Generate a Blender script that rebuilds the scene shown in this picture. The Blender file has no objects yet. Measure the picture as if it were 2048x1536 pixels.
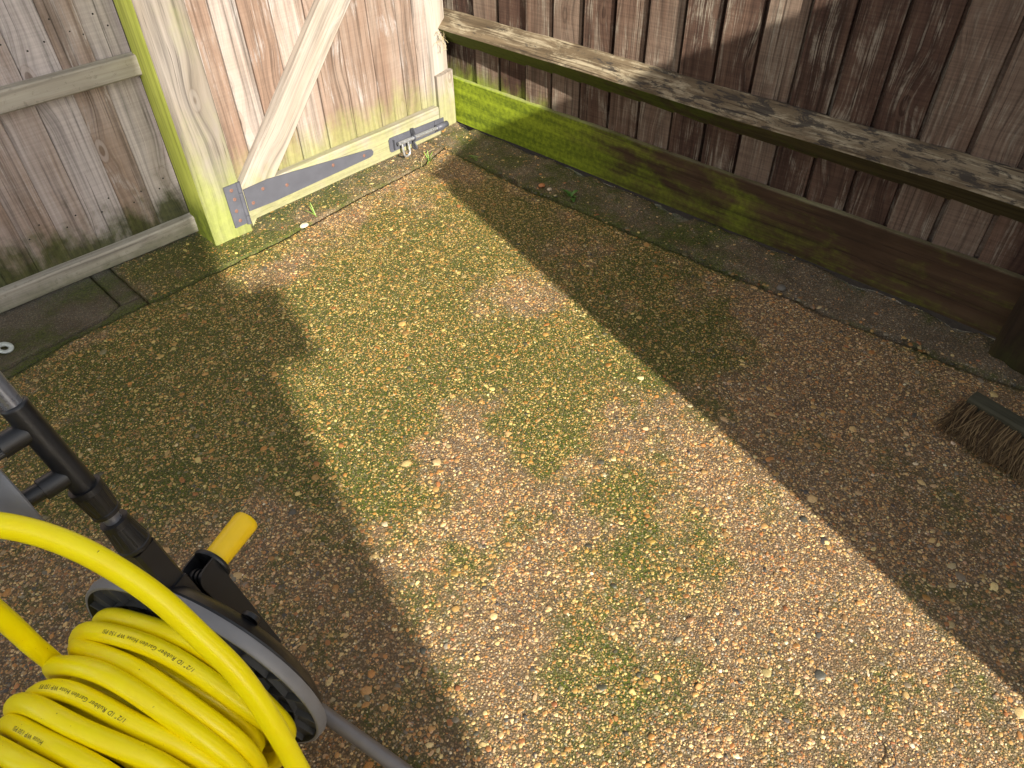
import bpy, math, random
import numpy as np
from mathutils import Vector, Matrix

# ------------------------------------------------------------------ camera, sky, sun, exposure
SC = bpy.context.scene
COL = SC.collection
R = math.radians
random.seed(7)
rng = np.random.default_rng(11)

CAM = Vector((-1.965, -2.301, 1.240))
YAW, PITCH, ROLL = 0.7811048, 0.74340394, -0.02463229
def make_camera():
    f = Vector((math.sin(YAW) * math.cos(PITCH), math.cos(YAW) * math.cos(PITCH), -math.sin(PITCH)))
    r = Vector((math.cos(YAW), -math.sin(YAW), 0))
    u = r.cross(f)
    r2 = math.cos(ROLL) * r + math.sin(ROLL) * u
    u2 = -math.sin(ROLL) * r + math.cos(ROLL) * u
    cd = bpy.data.cameras.new('camera')
    cd.sensor_width = 36.0
    cd.lens = 36.0 * 1430 / 2048
    cd.clip_start, cd.clip_end = 0.02, 400
    o = bpy.data.objects.new('camera', cd)
    m = Matrix((r2, u2, -f)).transposed().to_4x4()
    m.translation = CAM
    o.matrix_world = m
    COL.objects.link(o)
    SC.camera = o
make_camera()

SUN_DIR = Vector((0.258, 0.966, -0.47)).normalized()
SUN_EL = math.asin(-SUN_DIR.z)
world = bpy.data.worlds.new('World')
SC.world = world
world.use_nodes = True
wt = world.node_tree
wt.nodes.clear()
sky = wt.nodes.new('ShaderNodeTexSky')
sky.sky_type = 'NISHITA'
sky.sun_disc = False
sky.sun_elevation = SUN_EL
sky.sun_rotation = math.atan2(-SUN_DIR.x, -SUN_DIR.y)
bgn = wt.nodes.new('ShaderNodeBackground')
bgn.inputs['Strength'].default_value = 0.128
won = wt.nodes.new('ShaderNodeOutputWorld')
hs = wt.nodes.new('ShaderNodeHueSaturation')       # pale hazy spring sky
hs.inputs['Saturation'].default_value = 0.42
tint = wt.nodes.new('ShaderNodeMix'); tint.data_type = 'RGBA'; tint.blend_type = 'MULTIPLY'
tint.inputs[0].default_value = 1.0; tint.inputs[7].default_value = (1.0, .955, .89, 1)
wt.links.new(sky.outputs[0], hs.inputs['Color'])
wt.links.new(hs.outputs[0], tint.inputs[6])
wt.links.new(tint.outputs[2], bgn.inputs[0])
wt.links.new(bgn.outputs[0], won.inputs[0])
sl = bpy.data.lights.new('sun', 'SUN')
sl.energy = 5.0
sl.angle = R(0.53)
sl.color = (1.0, 0.925, 0.81)
so = bpy.data.objects.new('sun', sl)
so.rotation_euler = SUN_DIR.to_track_quat('-Z', 'Y').to_euler()
so.location = (-3, -8, 6)
COL.objects.link(so)
SC.view_settings.view_transform = 'Standard'
SC.view_settings.look = 'None'
SC.view_settings.gamma = 1.0
SC.view_settings.exposure = 1.32

# ------------------------------------------------------------------ object helpers
def tag(o, label=None, cat=None, group=None, kind=None):
    if label: o['label'] = label
    if cat: o['category'] = cat
    if group: o['group'] = group
    if kind: o['kind'] = kind
    return o
def thing(name, label, cat, loc=(0, 0, 0), group=None):
    o = bpy.data.objects.new(name, None)
    o.empty_display_size = 0.05
    o.location = loc
    COL.objects.link(o)
    return tag(o, label, cat, group)
def adopt(o, parent):
    o.parent = parent
    o.matrix_parent_inverse = Matrix.Translation(-parent_loc(parent))
def parent_loc(p):
    v = Vector(p.location)
    return v

class MB:
    """collects planks, prisms and tubes into one mesh with grain coordinates"""
    def __init__(s):
        s.v, s.f, s.gc, s.tone, s.mi, s.sm = [], [], [], [], [], []
    def add(s, verts, faces, gc=None, tone=0.5, mi=0, smooth=False):
        b = len(s.v)
        s.v += [tuple(p) for p in verts]
        s.gc += [tuple(g) for g in (gc if gc is not None else verts)]
        s.tone += [tone] * len(verts)
        for f in faces:
            s.f.append(tuple(i + b for i in f))
            s.mi.append(mi)
            s.sm.append(smooth)
    def prism(s, o, L, W, T, prof, length, seg=1, tone=None, warp=0.0, mi=0, smooth=False, endcut=(0, 0)):
        """profile [(w,t)] swept along L; gc = (along, across, depth) + a random shift"""
        o, L, W, T = Vector(o), Vector(L).normalized(), Vector(W).normalized(), Vector(T).normalized()
        if L.cross(W).dot(T) < 0: prof = list(reversed(prof))
        sh = (random.uniform(0, 9), random.uniform(0, 9), random.uniform(0, 9))
        tone = random.random() if tone is None else tone
        n = len(prof)
        V, G, F = [], [], []
        ph = [random.uniform(0, 6.28) for _ in range(4)]
        for i in range(seg + 1):
            a = length * i / seg
            for (w, t) in prof:
                aa = a + (endcut[0] * w if i == 0 else endcut[1] * w if i == seg else 0)
                dw = warp * (math.sin(aa * 5 + ph[0]) + .6 * math.sin(aa * 13 + ph[1] + t * 20))
                dt = warp * (math.sin(aa * 6 + ph[2]) + .6 * math.sin(aa * 15 + ph[3] + w * 20))
                V.append(o + L * aa + W * (w + dw) + T * (t + dt))
                G.append((aa + sh[0], w + sh[1], t + sh[2]))
        for i in range(seg):
            for j in range(n):
                k = (j + 1) % n
                F.append((i * n + j, i * n + k, (i + 1) * n + k, (i + 1) * n + j))
        F.append(tuple(reversed(range(n))))
        F.append(tuple(seg * n + j for j in range(n)))
        s.add(V, F, G, tone, mi, smooth)
    def plank(s, o, L, W, T, length, w, t, c=0.003, **k):
        s.prism(o, L, W, T, [(c, 0), (w - c, 0), (w, c), (w, t - c), (w - c, t), (c, t), (0, t - c), (0, c)], length, **k)
    def tube(s, pts, r, seg=16, tone=0.5, mi=0, cap=True, fr=None):
        pts = [Vector(p) for p in pts]
        rr = r if isinstance(r, (list, tuple)) else [r] * len(pts)
        V, F, G = [], [], []
        al = 0
        fr = fr or frames(pts)
        for i, p in enumerate(pts):
            if i: al += (p - pts[i - 1]).length
            T, A, B = fr[i]
            for j in range(seg):
                q = 2 * math.pi * j / seg
                V.append(p + (A * math.cos(q) + B * math.sin(q)) * rr[i])
                G.append((al, rr[i] * q, 0))
        for i in range(len(pts) - 1):
            for j in range(seg):
                k = (j + 1) % seg
                F.append((i * seg + j, i * seg + k, (i + 1) * seg + k, (i + 1) * seg + j))
        s.add(V, F, G, tone, mi, True)
        if cap:
            n = len(pts) - 1
            s.add([V[j] for j in range(seg)], [tuple(reversed(range(seg)))], None, tone, mi, False)
            s.add([V[n * seg + j] for j in range(seg)], [tuple(range(seg))], None, tone, mi, False)
    def lathe(s, o, axis, prof, seg=48, mi=0, tone=0.5, smooth=True, up=None, a0=0, a1=2 * math.pi):
        """prof [(distance along axis, radius)]"""
        o, ax = Vector(o), Vector(axis).normalized()
        A = (Vector(up) if up else (Vector((0, 0, 1)) if abs(ax.z) < .9 else Vector((1, 0, 0))))
        A = (A - ax * A.dot(ax)).normalized()
        B = ax.cross(A)
        full = abs(a1 - a0 - 2 * math.pi) < 1e-6
        ns = seg if full else seg + 1
        V, F = [], []
        for (d, r) in prof:
            for j in range(ns):
                q = a0 + (a1 - a0) * j / seg
                V.append(o + ax * d + (A * math.cos(q) + B * math.sin(q)) * r)
        for i in range(len(prof) - 1):
            for j in range(seg):
                k = (j + 1) % ns
                F.append((i * ns + j, (i + 1) * ns + j, (i + 1) * ns + k, i * ns + k))
        s.add(V, F, None, tone, mi, smooth)
    def build(s, name, mats, parent=None, auto=None):
        me = bpy.data.meshes.new(name)
        me.from_pydata(s.v, [], s.f)
        a = me.attributes.new('gc', 'FLOAT_VECTOR', 'POINT')
        a.data.foreach_set('vector', np.array(s.gc, dtype=np.float32).ravel())
        a = me.attributes.new('tone', 'FLOAT', 'POINT')
        a.data.foreach_set('value', np.array(s.tone, dtype=np.float32))
        me.polygons.foreach_set('material_index', s.mi)
        me.polygons.foreach_set('use_smooth', s.sm)
        for m in (mats if isinstance(mats, (list, tuple)) else [mats]): me.materials.append(m)
        me.update()
        if auto is not None: me.set_sharp_from_angle(angle=R(auto))
        o = bpy.data.objects.new(name, me)
        COL.objects.link(o)
        if parent: adopt(o, parent)
        return o

def frames(pts):
    out = []
    A = None
    for i, p in enumerate(pts):
        a = pts[max(0, i - 1)]
        b = pts[min(len(pts) - 1, i + 1)]
        T = (b - a).normalized()
        if A is None:
            A = Vector((0, 0, 1)) if abs(T.z) < .9 else Vector((1, 0, 0))
        A = (A - T * A.dot(T)).normalized()
        out.append((T, A, T.cross(A)))
    return out
def spline(P, n=12):
    P = [Vector(p) for p in P]
    Q = [P[0] * 2 - P[1]] + P + [P[-1] * 2 - P[-2]]
    out = []
    for i in range(1, len(Q) - 2):
        for k in range(n):
            t = k / n
            a, b, c, d = Q[i - 1:i + 3]
            out.append(.5 * ((2 * b) + (c - a) * t + (2 * a - 5 * b + 4 * c - d) * t * t + (3 * b - a - 3 * c + d) * t ** 3))
    out.append(P[-1])
    return out
X, Y, Z = Vector((1, 0, 0)), Vector((0, 1, 0)), Vector((0, 0, 1))

# ------------------------------------------------------------------ shader helpers
class NT:
    def __init__(s, name):
        s.m = bpy.data.materials.new(name)
        s.m.use_nodes = True
        s.t = s.m.node_tree
        s.b = s.t.nodes['Principled BSDF']
    def put(s, sock, v):
        if isinstance(v, bpy.types.NodeSocket): s.t.links.new(v, sock)
        elif isinstance(v, (tuple, list)) and len(v) == 3 and sock.type == 'RGBA': sock.default_value = (*v, 1)
        else: sock.default_value = v
    def n(s, typ, ins=None, **props):
        nd = s.t.nodes.new(typ)
        for k, v in props.items(): setattr(nd, k, v)
        for k, v in (ins or {}).items(): s.put(nd.inputs[k], v)
        return nd
    def math(s, op, a, b=0.0, clamp=False):
        return s.n('ShaderNodeMath', {0: a, 1: b}, operation=op, use_clamp=clamp).outputs[0]
    def mul(s, a, b): return s.math('MULTIPLY', a, b)
    def addm(s, a, b): return s.math('ADD', a, b)
    def mix(s, fac, a, b, blend='MIX'):
        nd = s.n('ShaderNodeMix', data_type='RGBA', blend_type=blend)
        s.put(nd.inputs[0], fac); s.put(nd.inputs[6], a); s.put(nd.inputs[7], b)
        return nd.outputs[2]
    def ramp(s, fac, stops, interp='LINEAR'):
        nd = s.n('ShaderNodeValToRGB', {0: fac})
        cr = nd.color_ramp
        cr.interpolation = interp
        while len(cr.elements) < len(stops): cr.elements.new(0.5)
        for e, (p, c) in zip(cr.elements, stops):
            e.position = p
            e.color = (*c, 1) if not isinstance(c, (int, float)) else (c, c, c, 1)
        return nd.outputs[0]
    def mapr(s, v, a, b, c=0.0, d=1.0):
        return s.n('ShaderNodeMapRange', {0: v, 1: a, 2: b, 3: c, 4: d}, interpolation_type='SMOOTHSTEP').outputs[0]
    def vmul(s, v, xyz): return s.n('ShaderNodeVectorMath', {0: v, 1: xyz}, operation='MULTIPLY').outputs[0]
    def noise(s, vec, scale=1.0, detail=4.0, rough=0.55, dist=0.0):
        return s.n('ShaderNodeTexNoise', {'Vector': vec, 'Scale': scale, 'Detail': detail, 'Roughness': rough, 'Distortion': dist}).outputs[0]
    def voro(s, vec, scale, feature='F1', rand=1.0):
        return s.n('ShaderNodeTexVoronoi', {'Vector': vec, 'Scale': scale, 'Randomness': rand}, feature=feature)
    def attr(s, name): return s.n('ShaderNodeAttribute', attribute_name=name)
    def pos(s): return s.n('ShaderNodeNewGeometry').outputs['Position']
    def sep(s, v): return s.n('ShaderNodeSeparateXYZ', {0: v}).outputs
    def bump(s, h, strength=.3, dist=.002, normal=None):
        nd = s.n('ShaderNodeBump', {'Strength': strength, 'Distance': dist, 'Height': h})
        if normal is not None: s.t.links.new(normal, nd.inputs['Normal'])
        return nd.outputs[0]
    def out(s, color=None, rough=None, normal=None, **k):
        if color is not None: s.put(s.b.inputs['Base Color'], color)
        if rough is not None: s.put(s.b.inputs['Roughness'], rough)
        if normal is not None: s.t.links.new(normal, s.b.inputs['Normal'])
        for a, v in k.items(): s.put(s.b.inputs[a.replace('_', ' ')], v)
        return s.m

def wood(name, dark, mid, light, worn=None, worn_amt=0.0, moss=None, mcol=((.10, .14, .012), (.20, .26, .02)), fine=55.0, crack=.6, tonev=.5, bumps=.5, saw=0.0, knots=.8, speck=0.0, patch=None, toppale=None, contrast=0.0):
    s = NT(name)
    g = s.attr('gc').outputs['Vector']
    tone = s.attr('tone').outputs['Fac']
    # knots bend the grain round them
    kv = s.voro(s.vmul(g, (3.0, 7.0, 2.0)), 1.0)
    kd = kv.outputs['Distance']
    pull = s.mapr(kd, .0, .45, 1.0, 0.0)
    gx = s.sep(g)
    across = s.addm(gx[1], s.mul(pull, .022))
    gv = s.n('ShaderNodeCombineXYZ', {0: gx[0], 1: across, 2: gx[2]}).outputs[0]
    broad = s.noise(s.vmul(gv, (.9, 13, 13)), 1.0, 4, .6, .4)
    streak = s.noise(s.vmul(gv, (1.6, fine, fine)), 1.0, 5, .65, .2)
    hair = s.noise(s.vmul(gv, (2.5, fine * 3.2, fine * 3.2)), 1.0, 3, .6)
    blot = s.noise(s.vmul(g, (5, 9, 9)), 1.0, 4, .6, .5)
    k = s.addm(s.mul(broad, .75), s.mul(s.math('SUBTRACT', tone, .5), tonev))
    k = s.addm(k, s.mul(s.math('SUBTRACT', blot, .5), .5))
    c = s.ramp(s.addm(k, .1), [(.22, dark), (.48, mid), (.74, light)])
    c = s.mix(1.0, c, s.ramp(streak, [(.28, .5 - contrast), (.5, 1.0), (.72, 1.25 + contrast * .5)]), 'MULTIPLY')
    if worn is not None:
        wf = s.noise(s.vmul(gv, (6, 22, 22)), 1.0, 6, .7, .6)
        wf = s.mapr(s.addm(wf, s.mul(s.math('SUBTRACT', hair, .5), .6)), .58 - worn_amt * .3, .84 - worn_amt * .3)
        c = s.mix(s.mul(wf, .85), c, worn)
    if saw:
        sw = s.noise(s.vmul(g, (190, 6, 6)), 1.0, 2, .5)
        c = s.mix(saw, c, s.ramp(sw, [(.35, .55), (.65, 1.35)]), 'MULTIPLY')
    ck = s.mapr(hair, .30, .38, 1.0, 0.0)
    c = s.mix(s.mul(ck, crack), c, (.02, .014, .010))
    ring = s.math('SINE', s.mul(kd, 75.0))
    kn = s.mul(s.mapr(kd, .10, .16, 1.0, 0.0), knots)
    c = s.mix(s.mul(kn, .8), c, s.mix(s.mapr(ring, -.5, .5), (dark[0] * .5, dark[1] * .45, dark[2] * .4), mid))
    if patch:
        pn = s.noise(s.vmul(gv, (13, 48, 48)), 1.0, 6, .7, .5)
        py_ = s.sep(s.pos())[1]
        pn = s.addm(pn, s.mapr(py_, -1.3, -.5, .05, -.04))
        c = s.mix(s.mul(s.mapr(pn, .54, .62), patch), c, (.035, .030, .026))
    if speck:
        sp = s.noise(s.vmul(g, (60, 60, 60)), 1.0, 5, .7)
        c = s.mix(s.mul(s.mapr(sp, .58, .64), speck), c, (.05, .045, .03))
    if moss:
        p = s.pos()
        mf = moss(s, p, s.sep(p), gv, hair)
        mn = s.addm(s.mul(s.noise(p, 60, 4, .6), .35), s.mul(s.addm(s.mul(streak, .5), s.mul(broad, .5)), .65))
        c = s.mix(mf, c, s.mix(s.mapr(mn, .35, .65), mcol[0], mcol[1]))
    if toppale:
        zz = s.sep(s.pos())[2]
        tf = s.mapr(s.addm(zz, s.mul(s.math('SUBTRACT', blot, .5), .012)), toppale - .004, toppale + .004)
        c = s.mix(s.mul(tf, .6), c, (.30, .29, .16))
    h = s.addm(s.mul(streak, .7), s.mul(hair, .5))
    h = s.math('SUBTRACT', h, s.mul(ck, .5))
    return s.out(c, .82, s.bump(h, bumps, .0025), Specular_IOR_Level=.25)

def plain(name, col, rough=.5, metal=0.0, var=.12, scale=40, bump=0.0, bscale=300, spec=.5, dust=0.0):
    s = NT(name)
    p = s.pos()
    n = s.noise(p, scale, 5, .6)
    c = s.mix(1.0, col, s.ramp(n, [(.3, 1 - var), (.7, 1 + var)]), 'MULTIPLY')
    if dust:
        d = s.mapr(s.noise(p, 90, 6, .7), .55, .75)
        c = s.mix(s.mul(d, dust), c, (.30, .26, .20))
    nm = s.bump(s.noise(p, bscale, 3, .6), bump, .0006) if bump else None
    rr = s.mapr(n, .2, .8, max(.05, rough - .1), min(1, rough + .1))
    return s.out(c, rr, nm, Metallic=metal, Specular_IOR_Level=spec)

# ------------------------------------------------------------------ ground materials
def ground_matrix(name, c0, c1, grain=300, mossk=1.0, chips=.55):
    s = NT(name)
    p = s.pos()
    moss = s.attr('moss').outputs['Fac']
    v1 = s.voro(p, grain)
    cell = s.sep(v1.outputs['Color'])
    n1 = s.noise(p, 6, 5, .6)
    base = s.mix(s.mapr(n1, .3, .7), c0, c1)
    chip = s.ramp(cell[0], [(.0, (.10, .075, .05)), (.3, (.25, .17, .10)), (.5, (.40, .275, .135)), (.68, (.34, .165, .055)), (.8, (.12, .11, .10)), (.86, (.56, .47, .32)), (.97, (.66, .60, .48))], 'CONSTANT')
    c = s.mix(s.mul(s.mapr(cell[1], .3, .5), chips), base, chip)
    gap = s.mapr(v1.outputs['Distance'], .32, .62)
    c = s.mix(s.mul(gap, .66), c, (.055, .037, .018))
    mn = s.noise(p, 45, 6, .7)
    mk = s.mapr(s.addm(moss, s.mul(s.math('SUBTRACT', mn, .5), 1.5)), .05, 1.0)
    mk = s.mul(s.mul(mk, s.mapr(gap, 0, .8, .62, 1.0)), mossk)
    mc = s.mix(s.mapr(s.noise(p, 140, 4, .6), .35, .65), (.022, .034, .003), (.080, .098, .007))
    c = s.mix(mk, c, mc)
    h = s.math('SUBTRACT', s.mul(s.noise(p, 900, 2, .5), .25), s.mul(gap, .8))
    return s.out(c, .72, s.bump(h, .9, .0015), Specular_IOR_Level=.35)
def pebble_mat():
    s = NT('pebble_aggregate')
    p = s.pos()
    col = s.attr('col').outputs['Color']
    moss = s.attr('moss').outputs['Fac']
    n = s.noise(p, 420, 4, .65)
    c = s.mix(1.0, col, s.ramp(n, [(.3, .72), (.7, 1.2)]), 'MULTIPLY')
    mn = s.noise(p, 160, 4, .7)
    nz = s.sep(s.n('ShaderNodeNewGeometry').outputs['Normal'])[2]
    low = s.mapr(nz, .40, .96, 1.0, .10)
    mk = s.mul(s.mapr(s.addm(moss, s.mul(s.math('SUBTRACT', mn, .5), 1.3)), .15, 1.0), low)
    c = s.mix(s.mul(mk, .88), c, (.042, .058, .004))
    c = s.mix(s.mul(s.mapr(moss, .2, .9), .55), c, s.mix(1.0, c, (.84, .90, .43), 'MULTIPLY'))
    return s.out(c, .48, s.bump(n, .35, .0006), Specular_IOR_Level=.5)
M_PATIO = ground_matrix('exposed_aggregate_matrix', (.190, .122, .062), (.262, .175, .092), 270)
M_STRIP = ground_matrix('mossy_aggregate_matrix', (.125, .095, .05), (.185, .14, .075), 260)
M_HAUNCH = ground_matrix('rough_mortar', (.125, .100, .064), (.21, .170, .115), 260, 1.0, .50)
M_SLAB = ground_matrix('weathered_concrete', (.060, .052, .038), (.15, .13, .10), 330, 1.0, .22)
M_PEB = pebble_mat()
M_SOIL = plain('dark_soil', (.035, .026, .018), .95, var=.4, scale=60, bump=.6, bscale=120, spec=.1)

BLOBS = np.array([(-0.81, -0.88, 0.21, 0.6), (-1.03, -0.86, 0.236, 0.8), (-1.17, -0.71, 0.182, 0.7), (-0.74, -1.38, 0.222, 1), (-1.05, -1.47, 0.138, 1), (-0.94, -1.23, 0.203, 0.8), (-1.29, -1.03, 0.227, 0.8), (-1.39, -1.28, 0.175, 0.6), (-1.11, -1.17, 0.164, 0.8), (-1.1, -1.80, 0.14, 0.65), (-1.32, -1.9, 0.15, 0.6), (-1.24, -1.97, 0.11, 0.4), (-1.53, -1.36, 0.122, 0.5), (-0.77, -0.58, 0.186, 0.7), (-0.54, -0.83, 0.164, 0.6), (-1.42, -0.68, 0.189, 0.8), (-1.73, -0.67, 0.206, 0.8), (-1.42, -0.52, 0.108, 0.9), (-1.76, -0.88, 0.177, 0.6), (-1.54, -1.0, 0.152, 0.6), (-1.68, -1.19, 0.151, 0.4), (-0.51, -1.65, 0.186, 0.6), (-0.35, -1.29, 0.25, 0.5), (-0.43, -0.66, 0.174, 0.5), (-1.28, -0.67, 0.125, 0.6), (-1.08, -0.30, 0.101, 1.2), (-0.76, -1.51, 0.148, 0.7), (-1.27, -0.88, 0.17, 0.6), (-1.46, -2.02, 0.13, 0.6), (-1.56, -1.64, 0.073, 0.3), (-1.88, -0.87, 0.114, 0.6), (-0.79, -1.09, 0.137, -1.3), (-0.82, -0.36, 0.128, -1.0), (-1.15, -0.45, 0.117, -1.0), (-1.17, -1.39, 0.121, -0.7), (-1.26, -1.48, 0.115, -0.8), (-0.86, -1.59, 0.078, -0.3), (-0.25, -1.74, 0.23, -0.8), (-0.44, -1.91, 0.209, -0.8), (-1.37, -1.66, 0.142, -0.15), (-1.47, -1.48, 0.14, 0.5), (-1.2, -1.62, .12, .35), (-1.81, -1.2, 0.157, -0.2), (-2.03, -1.04, 0.154, -0.35), (-1.25, -.14, .16, .9), (-.85, -.16, .2, .6), (-.3, -.15, .14, -.5)])
def vnoise(x, y, sc, seed):
    r = np.random.default_rng(seed)
    T = r.random((64, 64))
    u, v = x * sc, y * sc
    i, j = np.floor(u).astype(int), np.floor(v).astype(int)
    a, b = u - i, v - j
    a, b = a * a * (3 - 2 * a), b * b * (3 - 2 * b)
    g = lambda p, q: T[p % 64, q % 64]
    return (g(i, j) * (1 - a) + g(i + 1, j) * a) * (1 - b) + (g(i, j + 1) * (1 - a) + g(i + 1, j + 1) * a) * b
def moss_shade_at(x, y):
    d = np.hypot(x, y)
    t = np.clip((d - 1.5) / .9, 0, 1)
    m = .36 * (1 - t * t * (3 - 2 * t)) + .14 + .40 * np.clip((-x - 1.05) / .5, 0, 1) * np.clip((1.45 + y) / .5, 0, 1) * np.clip((-y - .28) / .12, 0, 1)  # last term thickens moss at the left, deepening the shade there by colour
    wx = x + .10 * (vnoise(x, y, 6, 1) - .5) + .05 * (vnoise(x, y, 15, 5) - .5)
    wy = y + .10 * (vnoise(x, y, 6, 2) - .5) + .05 * (vnoise(x, y, 15, 6) - .5)
    for bx, by, br, ba in BLOBS:
        m = m + .66 * ba * np.exp(-(((wx - bx) ** 2 + (wy - by) ** 2) / (br * 1.08) ** 2) ** 1.1)
    m = m + .62 * (vnoise(x, y, 9, 3) - .5) + .50 * (vnoise(x, y, 22, 4) - .5) + .3 * (vnoise(x, y, 50, 8) - .5)
    m = m + .4 * np.exp(-((x - np.interp(y, FY, FX)) / .022) ** 2) + .5 * np.exp(-((y - np.interp(x, GX, GY)) / .02) ** 2) * (x < -.9)
    return np.clip(m, 0, 1)

def jag(t, amp, seed):
    r = np.random.default_rng(seed)
    out = np.zeros_like(t)
    for f, a in ((9, 1), (23, .8), (60, .5), (140, .35)):
        out += a * np.interp(t * f, np.arange(-400, 1200), r.uniform(-1, 1, 1600))
    return out * amp
GX = np.array([-9, -1.932, -1.745, -1.495, -1.335, -1.21, -1.037, -.871, -.583, -.351, -.224, -.15, 3])
GY = np.array([-.372, -.372, -.320, -.312, -.310, -.303, -.289, -.275, -.243, -.220, -.172, -.15, -.15])
FY = np.array([-9, -2.29, -2.193, -2.069, -1.859, -1.647, -1.465, -1.25, -1.089, -.88, -.691, -.465, -.192, -.1, 3])
FX = np.array([-.158, -.158, -.172, -.18, -.197, -.203, -.212, -.216, -.22, -.224, -.227, -.22, -.204, -.2, -.2])
def crackG(x, off=0, seed=21): return np.interp(x, GX, GY) + off + jag(x, .0035, seed)
def crackF(y, off=0, seed=22): return np.interp(y, FY, FX) + off + jag(y, .0035, seed)

def pebbles(poly_test, box, dens, sizes, hk=.45, sink=0.0, pw=None):
    x0, y0, x1, y1 = box
    n = int((x1 - x0) * (y1 - y0) * dens)
    x, y = rng.uniform(x0, x1, n), rng.uniform(y0, y1, n)
    k = poly_test(x, y) & (rng.random(n) < .42 + .75 * vnoise(x + .37 * sizes[0] * 1e3, y, 7, 71) * (.5 + vnoise(x, y, 19, 72)))
    x, y = x[k], y[k]
    n = len(x)
    a = rng.uniform(sizes[0], sizes[1], n) * .5
    a = a * (1 + .35 * rng.random(n) ** 3)
    e = rng.uniform(.55, 1.0, n)
    h = np.minimum(a * e * rng.uniform(.4, .9, n) * hk * 2 * .68, .0030) 
    th = rng.uniform(0, np.pi * 2, n)
    return dict(x=x, y=y, a=a, b=a * e, h=h, th=th, z=-sink * np.ones(n), pw=pw)
PAL = np.array([1.0, .885, .655]) * np.array([(.70, .58, .36), (.58, .44, .25), (.45, .29, .135), (.43, .22, .085), (.33, .15, .07), (.27, .17, .09), (.20, .19, .175), (.075, .075, .08), (.74, .69, .60), (.50, .36, .26), (.40, .33, .22)])
PW = np.array([.09, .17, .23, .12, .045, .11, .06, .05, .014, .07, .08])
PWL = np.array([.06, .13, .22, .15, .06, .14, .11, .10, .012, .06, .10])
PWD = np.array([.02, .04, .10, .06, .04, .30, .22, .16, .0, .03, .10])
def pebble_arrays(D, zfun):
    ns = 7
    rings = [(1.0, -.35), (.90, .40), (.55, .86)]
    x, y, a, b, h, th = (D[k] for k in ('x', 'y', 'a', 'b', 'h', 'th'))
    n = len(x)
    q = 2 * np.pi * np.arange(ns) / ns
    rad = rng.uniform(.72, 1.22, (n, ns))
    V = np.zeros((n, ns * 3 + 1, 3), np.float32)
    c, s_ = np.cos(th), np.sin(th)
    tx, ty = rng.normal(0, .14, n), rng.normal(0, .14, n)
    z0 = zfun(x, y) + D['z']
    for i, (r, hh) in enumerate(rings):
        lx = a[:, None] * r * rad * np.cos(q)[None]
        ly = b[:, None] * r * rad * np.sin(q)[None]
        V[:, i * ns:(i + 1) * ns, 0] = x[:, None] + lx * c[:, None] - ly * s_[:, None]
        V[:, i * ns:(i + 1) * ns, 1] = y[:, None] + lx * s_[:, None] + ly * c[:, None]
        V[:, i * ns:(i + 1) * ns, 2] = z0[:, None] + h[:, None] * hh + (lx * tx[:, None] + ly * ty[:, None]) + h[:, None] * rng.uniform(-.08, .08, (n, ns))
    V[:, -1, 0], V[:, -1, 1], V[:, -1, 2] = x + rng.normal(0, .1, n) * a, y + rng.normal(0, .1, n) * b, z0 + h * rng.uniform(.9, 1.05, n)
    quads = np.array([(i * ns + j, i * ns + (j + 1) % ns, (i + 1) * ns + (j + 1) % ns, (i + 1) * ns + j) for i in range(2) for j in range(ns)])
    tris = np.array([(2 * ns + j, 2 * ns + (j + 1) % ns, 3 * ns) for j in range(ns)])
    w = PW if D.get('pw') is None else D['pw']
    idx = rng.choice(len(PAL), n, p=w / w.sum())
    col = PAL[idx] * rng.uniform(.72, 1.12, (n, 1)) * rng.uniform(.93, 1.07, (n, 3))
    m = moss_shade_at(x, y)
    nv = ns * 3 + 1
    off = (np.arange(n) * nv)[:, None, None]
    return V.reshape(-1, 3), (quads[None] + off).reshape(-1, 4), (tris[None] + off).reshape(-1, 3), np.repeat(col, nv, 0), np.repeat(m, nv)

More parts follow.
